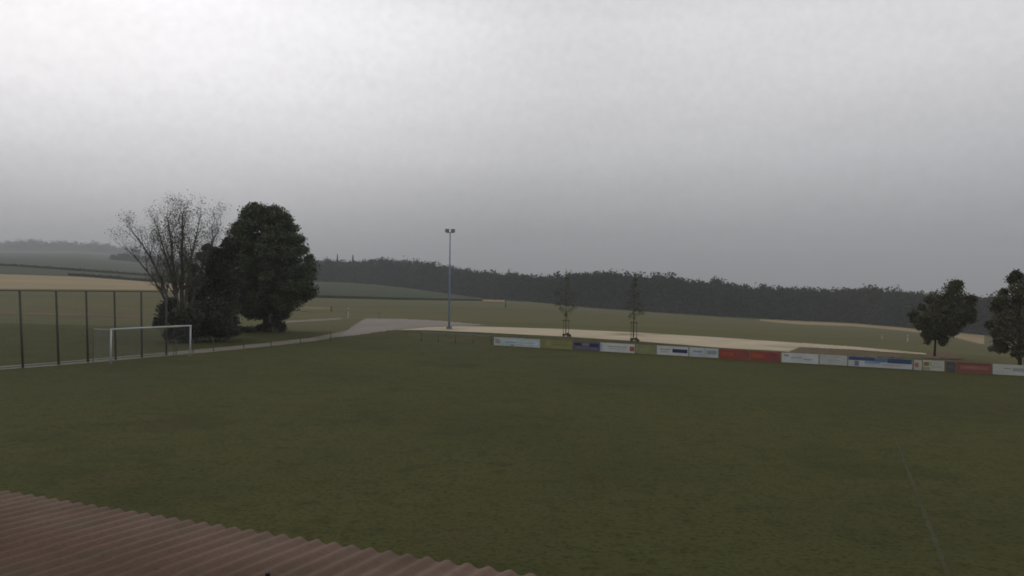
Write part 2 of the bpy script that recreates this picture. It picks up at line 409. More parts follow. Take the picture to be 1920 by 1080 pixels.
# half-way line: worn, only just showing
A0 = 49.7
_hx, _hy, _ = hit(1672, 790); BEND = ab(_hx, _hy)[1]
mb = MB(); vs_ = []; fs_ = []
for i in range(181):
    b = -34 + (BEND + 34) * i / 180
    for sg in (-1, 1):
        a = A0 + sg * .06 * min(1.0, (180 - i) / 70 + .08) + .02 * math.sin(i * .9 + sg); x, y = xy(a, b); vs_.append((x, y, plane_z(x, y) + .006))
for i in range(180): fs_.append((2 * i, 2 * i + 1, 2 * i + 3, 2 * i + 2))
mb.add(vs_, fs_); o = mb.build('halfway_line', M['line']); o['kind'] = 'structure'; o['label'] = 'faint worn halfway line on the grass'

# ------------------------------------------------------------------ clubhouse roof under the camera
EAVE_Z = CAM_H - 2.1
def on_level(u, v, z):
    d = ray(u, v); Y = (z - CAM_H) / d[2]; return np.array([d[0] * Y, Y, z])
E0 = on_level(505, 995.5, EAVE_Z)                       # a point on the eave
T3 = np.array([T[0], T[1], 0]); N3 = np.array([N[0], N[1], 0]); UP = np.array([0, 0, 1.0])
club = thing('clubhouse', 'low clubhouse with a brown corrugated roof in the foreground', 'building', (E0[0], E0[1], ground(E0[0], E0[1])))
club_loc = np.array(club.location)
def rel(P, base): return [tuple(np.array(p) - base) for p in P]
PER, AMP, SL = .177, .017, math.tan(math.radians(2.2))
L0, L1, DEP = -14.0, 9.0, 9.0
nw = int((L1 - L0) / PER) * 8
V = []; Fs = []; rows = [0, .004, 1.1, 1.104, 2.3, 2.304, 3.6, 3.604, 5, DEP]
for j, d in enumerate(rows):
    for i in range(nw + 1):
        l = L0 + i * PER / 8
        z = AMP * math.cos(2 * math.pi * i / 8)
        z = math.copysign(abs(z / AMP) ** .8, z) * AMP
        lap = .012 * sum(1 for q in (1.102, 2.302, 3.602) if d > q)
        jit = .006 * math.sin(l * 5.1) + .004 * math.sin(l * 13.7 + 1) if d == 0 else 0
        V.append(E0 + T3 * l - N3 * (d + jit) + UP * (SL * d + z + .004 * math.sin(l * .9 + d) - lap - .022 - (.0 if j else .008)))
w = nw + 1
for j in range(len(rows) - 1):
    for i in range(nw): Fs.append((j * w + i, j * w + i + 1, (j + 1) * w + i + 1, (j + 1) * w + i))
roof = MB().add(rel(V, club_loc), Fs).build('roof', M['roof'], club, smooth=True)
gz = ground(E0[0], E0[1])
mb = MB(); hgt = EAVE_Z - .12 - gz + .4
c = E0 + T3 * (L0 + L1) / 2 - N3 * (.5 + (DEP - 1) / 2); c[2] = gz - .4 + hgt / 2 - .06
mb.box(c - club_loc, T3 * ((L1 - L0) / 2 - .4), N3 * ((DEP - 1) / 2), UP * hgt / 2)
mb.build('wall', M['wall'], club)
mb = MB(); mb.box(E0 + T3 * (L0 + L1) / 2 - N3 * .16 + UP * -.14 - club_loc, T3 * ((L1 - L0) / 2 - .05), N3 * .02, UP * .05)
mb.build('fascia_board', M['gutter'], club)
hk = on_level(502, 1077, EAVE_Z + .07)
mb = MB(); mb.tube([hk - UP * .08 - club_loc, hk + UP * .012 - club_loc], .017, 10)
mb.build('roof_bolt', M['black'], club)

# ------------------------------------------------------------------ goal
def post_on(a, b): x, y = xy(a, b); return np.array([x, y, plane_z(x, y)])
g0 = post_on(0, 0)
goal = thing('football_goal', 'white football goal with a pale net in front of the tall ball fence', 'goal', g0)
def G(a, b, h): return post_on(a, b) + UP * h - g0
R_ = .06
for b in (-3.66, 3.66):
    MB().tube([G(0, b, -.05), G(0, b, 2.44)], R_, 12).build('post', M['white_metal'], goal, True)
MB().tube([G(0, -3.72, 2.44), G(0, 3.72, 2.44)], R_, 12).build('crossbar', M['bar'], goal, True)
DPT = 1.75
for b in (-3.66, 3.66):
    MB().tube([G(-DPT, b, -.05), G(-DPT, b, 2.40)], .018, 8).build('net_pole', M['fence'], goal, True)
    MB().tube([G(0, b, 2.42), G(-DPT, b, 2.38)], .016, 6).build('net_stay', M['white_metal'], goal, True)
mb = MB()
def cord(pts, r=.0027): mb.tube(pts, r, 3, False)
st = .12
nb = int(7.32 / st)
for i in range(nb + 1):
    b = -3.66 + 7.32 * i / nb
    sag = .10 * math.sin(math.pi * i / nb) + .05 * math.sin(i * .8)
    cord([G(0, b, 2.42), G(-.9, b, 2.36 - sag), G(-DPT, b, 2.36 - .3 * sag), G(-DPT - .05 + sag, b, 1.2), G(-DPT, b, .03)])
for k in range(15):
    a = -DPT * k / 14
    cord([G(a, b_, 2.41 - .06 * math.sin(math.pi * k / 14) - .10 * math.sin(math.pi * (b_ + 3.66) / 7.32) * math.sin(math.pi * k / 14 + .2)) for b_ in np.linspace(-3.66, 3.66, 9)])
for k in range(1, 20):
    h = 2.36 * k / 20
    cord([G(-DPT + .09 * math.sin(math.pi * h / 2.4) * math.sin(math.pi * (b_ + 3.66) / 7.32), b_, h) for b_ in np.linspace(-3.66, 3.66, 9)])
for b in (-3.66, 3.66):
    for k in range(1, 20): cord([G(0, b, 2.36 * k / 20), G(-DPT / 2, b, 2.36 * k / 20 - .05), G(-DPT, b, 2.36 * k / 20)])
    for k in range(1, 14): cord([G(-DPT * k / 14, b, 0.02), G(-DPT * k / 14, b, 2.38)])
mb.build('net', M['net'], goal)

# ------------------------------------------------------------------ tall ball fence behind the goal
FA = -2.05
fb = [along(FA, u) for u in (43, 110, 165, 217, 266, 312)]
step = fb[1] - fb[0]
fb = [fb[0] - step * 3, fb[0] - step * 2, fb[0] - step] + fb
def lean(b): return float(np.interp(b, [fb[3], fb[8]], [.085, .02]))
f0 = post_on(FA, fb[3])
def fh(b):                                              # height that brings the top to eye level
    x, y = xy(FA, b); d = np.hypot(x, y)
    return 5.28 - plane_z(x, y) - .02 + (-0.12)
fence = thing('ball_fence', 'tall dark ball fence of posts and wire mesh behind the goal', 'fence', f0)
def P(b, h):
    L = lean(b) * h
    return post_on(FA, b) + UP * h - T3 * L - f0
for b in fb:
    MB().tube([P(b, -.1), P(b, fh(b))], .075, 8).build('post', M['fence'], fence, True)
MB().tube([P(b, fh(b) - .02) for b in fb], .036, 6).build('top_rail', M['fence'], fence)
MB().tube([P(b, .12) for b in fb], .025, 6).build('bottom_rail', M['fence'], fence)
mb = MB()
bs = np.arange(fb[0], fb[-1], .16)
for b in bs: mb.tube([P(b, .12), P(b, fh(b))], .0028, 3, False)
for k in range(1, 33): mb.tube([P(b, fh(b) * k / 33) for b in fb], .0028, 3, False)
mb.build('wire_mesh', M['wire'], fence)

# ------------------------------------------------------------------ low barriers
def barrier(pts, label, wire=.012, rail_m='galv', hh=1.05):
    base = np.array(pts[0]); t = thing('pitch_barrier', label, 'barrier', base)
    for p in pts:
        p = np.array(p) - base
        MB().tube([p - UP * .05, p + UP * hh], .035, 8).build('post', M['fence'], t, True)
    MB().tube([np.array(p) - base + UP * (hh - .03) for p in pts], wire, 6).build('rail', M[rail_m], t)
    return t
barrier([post_on(FA, along(FA, u)) for u in (330, 362, 400, 457, 508, 563, 620)], 'low barrier of dark posts along the path right of the goal', .008, 'fence', 1.1)
barrier([post_on(a, 31.6) for a in np.linspace(along_t(31.6, 790), along_t(31.6, 921), 5)], 'low grey rail barrier left of the first advertising board', .02)

# ------------------------------------------------------------------ advertising boards
BB, BH = 31.56, .93
W_ = (.56, .59, .56); CR = (.48, .48, .40)
# u0, u1, colour, label, marks: (x0,x1,y0,y1,colour) in fractions of the board
BLU = (.35, .47, .58); NAVY = (.025, .028, .10); GREY = (.26, .29, .29); RED = (.30, .055, .040)
boards = [
 (926, 1013, (.46, .52, .52), 'pale blue white board, leftmost of the row of advertising boards', [(.03, .13, .25, .75, (.34, .30, .25)), (.18, .62, .30, .80, (.50, .62, .66)), (.24, .50, .42, .52, GREY), (.60, .95, .25, .7, (.55, .63, .68)), (.36, .44, .05, .2, (.30, .19, .08)), (.64, .9, .45, .52, GREY)]),
 (1014, 1073, (.235, .225, .085), 'olive yellow advertising board right of the pale blue white board', [(.16, .30, .3, .85, (.28, .28, .13)), (.38, .9, .42, .52, (.18, .16, .06)), (.38, .8, .2, .3, (.28, .27, .10))]),
 (1074, 1124, (.11, .10, .14), 'dark navy and purple advertising board beside the olive yellow board', [(.05, .32, .55, .85, (.02, .022, .05)), (.64, .98, .45, .85, NAVY), (.36, .60, .6, .85, (.19, .20, .19)), (.12, .6, .25, .35, (.19, .16, .22)), (.66, .9, .2, .32, (.18, .17, .26))]),
 (1125, 1190, W_, 'white advertising board with a red square at its right end', [(0.0, .06, .1, .9, (.30, .43, .62)), (.86, .99, .2, .72, (.30, .085, .065)), (.22, .78, .56, .66, GREY), (.26, .7, .32, .40, (.36, .38, .36))]),
 (1191, 1230, (.23, .245, .12), 'pale olive green advertising board, the narrow one between two white boards', [(.5, .72, .3, .7, (.25, .28, .08)), (.08, .42, .4, .62, (.27, .25, .13))]),
 (1231, 1291, W_, 'white advertising board with a solid navy bar on its right half', [(.50, .97, .30, .70, NAVY), (.10, .42, .55, .68, (.30, .32, .34)), (.12, .36, .3, .38, GREY)]),
 (1292, 1347, (.48, .53, .54), 'white advertising board with two grey blue text blocks, left of the long red run', [(.14, .44, .48, .68, (.26, .29, .36)), (.62, .94, .35, .75, (.25, .31, .33)), (.05, .48, .12, .3, (.40, .50, .60)), (.55, .57, .05, .95, (.38, .42, .44))]),
 (1348, 1405, RED, 'bright red advertising board with a purplish right half, first of the two adjoining red boards', [(.10, .46, .35, .68, (.36, .10, .05)), (.52, .98, .15, .80, (.25, .065, .062)), (.15, .40, .45, .55, (.24, .05, .035))]),
 (1406, 1463, RED, 'bright red advertising board with a purplish right half, directly left of a long white board', [(.04, .46, .30, .70, (.37, .09, .045)), (.54, .97, .12, .86, (.24, .058, .065)), (.6, .85, .60, .76, (.23, .10, .15))]),
 (1465, 1535, W_, 'long white advertising board with slanting grey blue lines, right of the red boards', [(.02, .05, .05, .95, (.62, .60, .55)), (.07, .20, .62, .84, (.36, .30, .28)), (.26, .55, .50, .60, (.28, .33, .38)), (.60, .84, .36, .46, (.26, .31, .36)), (.66, .96, .12, .24, (.46, .55, .60))]),
 (1536, 1589, (.46, .48, .43), 'plain white advertising board left of the blue and white board', [(.25, .88, .35, .66, (.48, .53, .52)), (.3, .75, .46, .52, (.38, .41, .41))]),
 (1590, 1711, (.50, .53, .55), 'long blue and white advertising board, blue along the top', [(.005, .42, .62, .98, (.05, .075, .17)), (.42, .62, .55, .98, (.11, .19, .27)), (.62, .995, .50, .98, (.045, .075, .15)), (.10, .17, .08, .55, (.20, .19, .26)), (.26, .50, .35, .60, (.24, .34, .46)), (.55, .85, .25, .36, (.42, .36, .36))]),
 (1713, 1729, (.45, .45, .42), 'small white advertising board with an orange red emblem', [(.08, .60, .28, .72, (.34, .17, .10)), (.2, .8, .05, .18, (.38, .43, .45))]),
 (1730, 1771, CR, 'cream advertising board with a brown emblem at its left end', [(.03, .28, .45, .82, (.20, .145, .035)), (.0, .32, .05, .35, (.36, .29, .20)), (.30, .40, .4, .9, (.36, .39, .22)), (.42, .88, .32, .44, (.36, .37, .33)), (.5, .8, .60, .72, (.42, .46, .42))]),
 (1773, 1792, (.085, .08, .082), 'small dark grey advertising board', [(.2, .75, .4, .62, (.115, .105, .10))]),
 (1793, 1859, (.235, .075, .060), 'red advertising board between the dark grey board and the last white board', [(.10, .92, .35, .68, (.29, .13, .11)), (.02, .98, .82, .95, (.17, .06, .045)), (.25, .50, .50, .58, (.38, .25, .22))]),
 (1861, 1940, (.46, .48, .44), 'white advertising board with grey lettering bars at the right end of the row', [(.06, .20, .25, .85, (.44, .48, .42)), (.26, .44, .55, .66, (.32, .27, .22)), (.48, .98, .40, .70, (.27, .30, .29)), (.4, .98, .10, .22, (.52, .55, .55))]),
]
for i, (u0, u1, colr, lab, marks) in enumerate(boards):
    a0, a1 = along_t(BB, u0) + .02, along_t(BB, u1) - .02
    jit = random.uniform(-.022, .022); tilt = random.uniform(-.012, .02)
    o0 = post_on((a0 + a1) / 2, BB)
    t = thing('advertising_board', lab, 'advertising board', o0, 'advertising boards along the far touchline')
    def Q(a, h, d=0):
        return post_on(a, BB) + UP * (h + jit) + N3 * (d + h * tilt) - o0
    low, top = .06, BH
    ex = (Q(a1, 0) - Q(a0, 0)) / 2
    ez = (Q(a0, top) - Q(a0, low)) / 2
    mb = MB(); mb.box((Q(a0, low) + Q(a1, top)) / 2, ex, N3 * .012, ez); mb.build('panel', paint(colr), t)
    for (x0, x1, y0, y1, mc) in marks:
        aa0, aa1 = a0 + (a1 - a0) * x0, a0 + (a1 - a0) * x1
        h0, h1 = low + (top - low) * y0, low + (top - low) * y1
        mb = MB()
        p = [Q(aa0, h0, -.0160), Q(aa1, h0, -.0160), Q(aa1, h1, -.0160), Q(aa0, h1, -.0160)]
        p2 = [Q(aa0, h0, -.0135), Q(aa1, h0, -.0135), Q(aa1, h1, -.0135), Q(aa0, h1, -.0135)]
        mb.add(p + p2, [(0, 1, 2, 3), (0, 4, 5, 1), (1, 5, 6, 2), (2, 6, 7, 3), (3, 7, 4, 0)])
        mb.build('printed_block', paint(mc), t)
    for q in np.linspace(.12, .88, 2 if a1 - a0 < 3.5 else 3):
        a = a0 + (a1 - a0) * q
        mb = MB(); mb.box(Q(a, .42, .038), T3 * .025, N3 * .022, UP * .50); mb.build('post', M['board_back'], t)

# ------------------------------------------------------------------ floodlight mast
mx, my, mz = hit(842, 617)
m0 = np.array([mx, my, mz]); top_h = (617 - 436) / F * my
mast = thing('floodlight_mast', 'slim grey steel floodlight mast with two lamp heads beyond the pitch corner', 'floodlight', m0)
MB().tube([(0, 0, -.2), (0, 0, .3)], .34, 12).build('footing', M['asphalt'], mast)
MB().tube([(0, 0, .3), (0, 0, top_h * .5), (0, 0, top_h)], [.14, .11, .07], 12).build('pole', M['galv'], mast, True)
MB().box((0, 0, top_h), (.50, 0, 0), (0, .04, 0), (0, 0, .04)).build('crossarm', M['galv'], mast)
for sx in (-1, 1):
    mb = MB(); cx = sx * .36
    fwd = np.array([.1, -.95, -.3]); fwd /= np.linalg.norm(fwd); sd_ = np.array([1., .1, 0]); sd_ /= np.linalg.norm(sd_); upv = np.cross(sd_, fwd); upv *= np.sign(upv[2])
    cpos = np.array([cx, -.12, top_h + .26])
    vs2 = []
    for (q, ww, hh2) in ((-.16, .13, .10), (-.06, .20, .17), (.12, .25, .21)):
        for (i2, j2) in ((-1, -1), (1, -1), (1, 1), (-1, 1)): vs2.append(cpos + fwd * q + sd_ * ww * i2 + upv * hh2 * j2)
    fs2 = [(3, 2, 1, 0)] + [(r * 4 + k, r * 4 + (k + 1) % 4, r * 4 + 4 + (k + 1) % 4, r * 4 + 4 + k) for r in (0, 1) for k in range(4)] + [(8, 9, 10, 11)]
    mb.add(vs2, fs2); lamp = mb.build('floodlight_head', M['lamp_body'], mast)
    mb = MB(); mb.add([cpos + fwd * .123 + sd_ * .22 * i2 + upv * .18 * j2 for (i2, j2) in ((-1, -1), (1, -1), (1, 1), (-1, 1))], [(0, 1, 2, 3)])
    mb.build('lens', M['lamp_glass'], lamp)
    MB().box((cx, -.03, top_h + .10), (.03, 0, 0), (0, .05, 0), (0, 0, .10)).build('bracket', M['galv'], mast)

# ------------------------------------------------------------------ trees
def rand_dirs(n):
    d = RNG.normal(size=(n, 3)); return d / np.linalg.norm(d, axis=1)[:, None]
def leaf_quads(C, size, flat=.0, asp=.7):
    n = len(C); a = rand_dirs(n); a[:, 2] *= (1 - flat); a /= np.linalg.norm(a, axis=1)[:, None]
    b = np.cross(a, rand_dirs(n)); b /= np.linalg.norm(b, axis=1)[:, None] + 1e-9
    s = size * RNG.uniform(.6, 1.35, n)
    a = a * s[:, None]; b = b * (s * asp)[:, None]
    return np.stack([C - a, C + b * .9 - a * .1, C + a, C - b * .9 + a * .1], 1)
def clump_points(centres, radii, per, squash=.75):
    out = []
    for c, r in zip(centres, radii):
        d = rand_dirs(per); q = r * RNG.uniform(.25, 1.0, per) ** .55
        p = d * q[:, None] + RNG.normal(0, .26 * r, (per, 3)); p[:, 2] *= squash; out.append(np.array(c) + p)
    return np.concatenate(out)
def branch(mb, p, d, L, r, depth, spread=.55, tips=None, up=.12, kids=3, n=5, wob=.12):
    p = np.array(p, float); d = np.array(d, float) / np.linalg.norm(d)
    pts = [p]; rad = [r]; k = 4
    for i in range(k):
        d = d + np.array([random.gauss(0, wob), random.gauss(0, wob), random.gauss(0, wob) + up * .4]); d /= np.linalg.norm(d)
        pts.append(pts[-1] + d * L / k); rad.append(r * (1 - .55 * (i + 1) / k))
    mb.tube(pts, rad, n if depth > 1 else 3, False)
    if depth == 0:
        if tips is not None: tips.append(pts[-1]); tips.append(pts[2])
        return
    for i in range(kids + (1 if random.random() < .4 else 0)):
        j = random.choice([2, 3, 4]) if i else 4
        ax = np.array([random.gauss(0, 1), random.gauss(0, 1), random.gauss(0, .6)])
        nd = d + spread * ax / (np.linalg.norm(ax) + 1e-9) * random.uniform(.7, 1.3) + UP * up
        branch(mb, pts[j], nd, L * random.uniform(.58, .8), rad[j] * random.uniform(.6, .8), depth - 1, spread, tips, up, kids, n, wob)

# --- big dense tree
bx, by, bz = hit(498, 621)
sc = by / F
prof_h = [0.16, .22, .32, .42, .52, .62, .72, .82, .90, .96, 1.0]
prof_l = [44, 74, 92, 92, 88, 81, 74, 66, 60, 52, 34]     # half widths in px left and right of the trunk
prof_r = [45, 72, 92, 98, 97, 88, 74, 62, 48, 30, 12]
HT = 236 * sc
def big_tree():
    t = thing('dense_tree', 'large dense dark green tree with a tall rounded crown left of the pitch corner', 'tree', (bx, by, bz))
    mb = MB(); tips = []
    mb.tube([(0, 0, -.2), (.05, 0, .8), (-.1, .1, 2.6), (.1, 0, 5), (0, 0, 8.5), (.1, 0, 11.5)], [.48, .36, .30, .24, .15, .05], 9)
    for k in range(16):
        az = k * 2.4; h = 2.0 + 8 * k / 16
        branch(mb, (0, 0, h), (math.cos(az), math.sin(az), .55), 2.6 * (1 - .4 * k / 16), .10, 2, .6, tips, .1)
    mb.build('trunk', M['bark'], t, True)
    C = []; R = []
    while len(C) < 330:
        h = random.uniform(.13, .985); az = random.uniform(0, 2 * math.pi)
        wl, wr = np.interp(h, prof_h, prof_l) * sc, np.interp(h, prof_h, prof_r) * sc
        w_ = wr if math.cos(az) > 0 else wl
        rr = random.uniform(.2, 1) ** .5; r = random.uniform(.5, 1.0)
        q = max(.1, w_ - r * .45) * rr
        C.append((math.cos(az) * q, math.sin(az) * q * .95, h * HT - .2)); R.append(r)
    for i in range(10): C.append((random.uniform(-1.6, 2.6), random.uniform(-1, 1), random.uniform(1.7, 2.4))); R.append(.55)
    for i in range(60): C.append((random.uniform(-2.2, 2.2), random.uniform(-1.5, 1.5), random.uniform(4, 11.5))); R.append(1.1)
    for h, dx in ((.985, -1.3), (1.0, -1.55), (.96, -.7), (.97, .3)): C.append((dx, 0, h * HT)); R.append(.45)
    Pt = clump_points(C, R, 290)
    quads_mesh('crown', leaf_quads(Pt, .13), M['leaf_dark'], t)
    return t
big_tree()

# --- sparse grey tree
sx_, sy_, sz_ = hit(334, 634)
ss = sy_ / F
st_ = thing('sparse_tree', 'sparse half bare grey tree with fanned branches left of the dense tree', 'tree', (sx_, sy_, sz_))
mb = MB(); tips = []
def limb(u0, v0, u1, v1, r, depth=3, dy=0.0, curve=.25):
    p0 = np.array([(u0 - 334) * ss, random.uniform(-.4, .4), (634 - v0) * ss]); p1 = np.array([(u1 - 334) * ss, dy, (634 - v1) * ss])
    pts = []; rad = []
    for i in range(9):
        q = i / 8; p = p0 + (p1 - p0) * q
        p = p + np.array([-(p1[0] - p0[0]) * curve * math.sin(math.pi * q), 0, 0]) + np.array([random.gauss(0, .06), random.gauss(0, .08), 0])
        pts.append(p); rad.append(r * (1 - .8 * q) + .012)
    mb.tube(pts, rad, 6, False)
    for i in range(3, 9):
        for _ in range(3):
            d = pts[i] - pts[i - 1]; d /= np.linalg.norm(d)
            ax = np.array([random.gauss(0, 1), random.gauss(0, .8), random.gauss(0, .5)])
            branch(mb, pts[i], d + .6 * ax / np.linalg.norm(ax) + UP * .25, random.uniform(.8, 1.5), max(.022, rad[i] * .6), depth - 1, .55, tips, .16, 3, 4, .10)
for (a_, b_, c_, d_, r_, dy_) in ((322, 630, 234, 470, .16, .5), (322, 620, 252, 438, .17, -.5), (328, 634, 285, 428, .19, .9), (334, 634, 318, 414, .22, -.8), (338, 634, 339, 402, .25, .3),
                             (345, 634, 372, 424, .19, -.6), (350, 634, 402, 432, .16, .8), (340, 600, 300, 470, .09, -1.2), (352, 620, 388, 450, .10, 1.2)):
    limb(a_, b_, c_, d_, r_, 3, dy_)
mb.build('trunk', M['bark_grey'], st_)
tp = np.array(tips)
sel = tp[RNG.random(len(tp)) < .42]
pts = np.concatenate([sel + RNG.normal(0, .30, sel.shape) for _ in range(6)])
mid = clump_points([((u - 334) * ss, random.uniform(-1, 1), (634 - v) * ss) for u, v in ((340, 405), (345, 430), (328, 425), (350, 455), (335, 470), (360, 480), (345, 500), (372, 440), (322, 455), (300, 500), (350, 525), (330, 520), (345, 480), (352, 500), (362, 520), (340, 535), (355, 545), (336, 450), (342, 420), (365, 460), (338, 398), (325, 440), (318, 410), (300, 440), (375, 480), (330, 500), (350, 480))], [.85] * 28, 230)
quads_mesh('crown', leaf_quads(np.concatenate([pts, mid]), .065), M['leaf_pale'], st_)

# --- thicket of shrubs in front of both trees
def shrub(name, u, vbase, pts_px, label, per, leaf=.13, m='leaf_shrub', group=None, stems=6, spread=.8, cat='shrub'):
    x0, y0, z0 = hit(u, vbase); k = y0 / F
    t = thing(name, label, cat, (x0, y0, z0), group)
    C = []; R = []
    for (uu, vv, rr) in pts_px:
        C.append(((uu - u) * k, random.uniform(-.7, .7) * rr * k * 1.2, (vbase - vv) * k)); R.append(rr * k)
    mb = MB()
    for i in range(stems):
        tgt = np.array(random.choice(C)); s0 = np.array([tgt[0] * .5, tgt[1] * .4, -.1])
        MB().tube([s0, s0 * .4 + tgt * .6 + np.array([random.gauss(0, .1), 0, -.2]), tgt], [.06, .04, .02], 5, False).build('stem', M['bark'], t)
    P_ = clump_points(C, R, per, .9)
    P_ = P_[P_[:, 2] > .02]
    quads_mesh('crown' if cat == 'tree' else 'foliage', leaf_quads(P_, leaf), M[m], t)
    return t
GS = 'shrubs under the trees'
shrub('shrub', 330, 642, [(312, 594, 16), (306, 578, 12), (322, 606, 18), (340, 600, 18), (335, 618, 17), (355, 612, 17), (350, 590, 14), (300, 606, 9), (318, 568, 9), (345, 628, 13), (322, 624, 12), (362, 626, 12), (366, 596, 15)], 'black green shrub at the foot of the sparse tree behind the goal crossbar', 520, group=GS)
shrub('shrub', 398, 640, [(360, 606, 15), (358, 624, 12), (372, 600, 19), (392, 606, 20), (412, 600, 18), (425, 610, 16), (385, 618, 16), (405, 622, 14), (428, 622, 11), (368, 620, 13), (395, 582, 18), (415, 578, 16), (372, 580, 16), (438, 622, 8)], 'wide black green shrub right of the goal, below the two trees', 620, group=GS)
shrub('understorey_tree', 392, 632, [(420, 500, 18), (426, 470, 14), (437, 468, 13), (440, 456, 9), (424, 458, 8), (415, 478, 14), (432, 490, 14), (436, 515, 16), (425, 520, 18), (430, 540, 18), (428, 575, 18), (432, 600, 14), (365, 580, 16), (395, 600, 18), (395, 560, 20), (378, 545, 18), (405, 540, 21), (385, 520, 18), (404, 512, 19), (392, 495, 17), (410, 485, 16), (398, 474, 11), (372, 560, 16), (370, 525, 11), (412, 560, 18), (380, 580, 18), (410, 585, 18), (416, 520, 15), (378, 480, 8), (388, 465, 7), (356, 545, 10), (362, 505, 8)], 'dark bushy understorey tree squeezed between the sparse tree and the dense tree', 520, .15, 'leaf_shrub', None, 8, cat='tree')
shrub('shrub', 512, 622, [(496, 613, 9), (508, 610, 12), (521, 609, 12), (527, 614, 8), (485, 616, 6), (515, 603, 9)], 'small round dark shrub right of the dense tree trunk', 420, .11, group=GS)
shrub('shrub', 462, 624, [(450, 617, 7), (462, 618, 6), (474, 618, 7), (440, 616, 7)], 'low dark shrub left of the dense tree trunk', 260, .10, group=GS)

# --- young trees with supports along the track
def young_tree(u, vb, clumps, label, per=150, leaf=.12, tr=.07, m='leaf_olive', group='young trees along the track', name='young_tree', lean_=0.0, trunk_top=None):
    x0, y0, z0 = hit(u, vb); k = y0 / F
    t = thing(name, label, 'tree', (x0, y0, z0), group)
    mb = MB(); top = (vb - (trunk_top if trunk_top else min(c[1] for c in clumps))) * k
    mb.tube([(0, 0, -.1), (lean_ * .3, 0, top * .33), (lean_, .05, top * .66), (lean_ * 1.1, 0, top)], [tr, tr * .8, tr * .5, .015], 7)
    C = []; R = []
    for (uu, vv, rr) in clumps:
        c = np.array([(uu - u) * k, random.uniform(-.8, .8) * rr * k * 1.5, (vb - vv) * k]); C.append(c); R.append(rr * k)
        h = max(top * .3, min(top * .9, c[2] - abs(c[0]) * .8))
        mb.tube([(lean_ * h / top, 0, h), (c + np.array([lean_ * h / top, 0, h])) / 2 + np.array([0, 0, .1]), c], [tr * .4, tr * .25, .012], 4, False)
    mb.build('trunk', M['bark'], t, True)
    quads_mesh('crown', leaf_quads(clump_points(C, R, per, .95), leaf), M[m], t)
    return t, (x0, y0, z0), k
def support(loc, k, label, hpx=32):
    t = thing('tree_support', label, 'tree support', loc, 'wooden tree supports')
    for dx, dy in ((-.32, -.1), (.32, -.1), (.0, .38)):
        MB().tube([(dx, dy, -.1), (dx * .85, dy * .85, hpx * k)], .035, 8).build('stake', M['stake'], t)
    MB().box((0, -.12, hpx * k - .12), (.42, 0, 0), (0, .02, 0), (0, 0, .05)).build('crossbar', M['stake'], t)
cl1 = [(1060, 530, 9), (1052, 542, 9), (1068, 545, 10), (1060, 556, 11), (1050, 562, 9), (1071, 564, 9), (1058, 574, 9), (1066, 582, 7), (1061, 520, 5), (1052, 580, 5), (1043, 550, 6), (1078, 552, 7), (1045, 570, 6), (1076, 575, 6), (1060, 590, 5)]
_, l1, k1 = young_tree(1061, 629, cl1, 'thin young tree with a wispy crown, left one of two staked by the gravel track', 46, .08, .045, 'leaf_young')
support((l1[0], l1[1] - .0, l1[2]), k1, 'dark wooden stake frame round the left young tree', 30)
cl2 = [(1189, 535, 6), (1183, 548, 8), (1195, 552, 9), (1188, 562, 10), (1180, 572, 8), (1199, 572, 9), (1190, 582, 9), (1186, 592, 7), (1202, 585, 7), (1190, 524, 4)]
_, l2, k2 = young_tree(1188, 637, cl2, 'slender young tree with narrow olive crown, right of two staked by the track', 70, .085, .05, 'leaf_young')
support(l2, k2, 'dark wooden stake frame round the right young tree', 34)
shrub('tussock', 1062, 631, [(1057, 628, 2.0), (1064, 627, 2.4), (1068, 629, 1.8)], 'dark grass tussock at the foot of the left young tree', 90, .10, m='leaf_field', group='tussocks at the young trees', stems=3, cat='plant')
shrub('tussock', 1190, 639.5, [(1185, 636, 2.2), (1192, 635.5, 2.5), (1196, 638, 1.8)], 'dark grass tussock at the foot of the right young tree', 90, .10, m='leaf_field', group='tussocks at the young trees', stems=3, cat='plant')
cl3 = [(1786, 540, 10), (1775, 545, 13), (1795, 545, 13), (1784, 533, 9), (1760, 560, 14), (1782, 562, 15), (1803, 560, 13), (1748, 575, 14), (1770, 580, 17), (1793, 578, 16), (1812, 575, 11), (1738, 590, 14), (1758, 598, 16), (1780, 598, 16), (1732, 602, 9), (1765, 615, 13), (1748, 612, 12), (1785, 614, 13), (1800, 531, 5), (1720, 606, 9), (1738, 618, 11), (1800, 604, 12), (1815, 590, 11), (1757, 628, 7), (1820, 560, 8), (1826, 585, 8), (1722, 598, 7), (1808, 598, 10), (1725, 612, 7), (1742, 622, 10), (1762, 627, 10), (1776, 622, 11), (1790, 620, 9), (1718, 588, 6), (1732, 628, 6), (1772, 634, 7), (1742, 634, 6), (1712, 600, 5), (1736, 640, 5), (1764, 641, 6), (1708, 590, 4), (1728, 576, 6), (1738, 562, 6), (1798, 612, 9), (1818, 598, 7)]
young_tree(1752, 669, cl3, 'broad olive tree with a slanting crown behind the small cream board', 420, .10, .12, 'leaf_field', name='field_tree', group=None, lean_=.35, trunk_top=560)
cl4 = [(1912, 517, 9), (1900, 525, 9), (1925, 528, 15), (1895, 545, 13), (1915, 550, 18), (1940, 550, 22), (1878, 565, 13), (1900, 575, 19), (1925, 580, 22), (1950, 580, 25), (1868, 580, 9), (1865, 600, 14), (1888, 605, 19), (1915, 610, 22), (1945, 612, 25), (1862, 622, 11), (1880, 632, 15), (1905, 638, 17), (1935, 640, 20), (1870, 642, 6), (1885, 654, 7), (1900, 662, 10), (1872, 655, 6), (1930, 662, 14), (1950, 650, 18), (1862, 570, 6), (1858, 610, 7), (1895, 520, 4), (1904, 512, 4), (1885, 548, 6)]
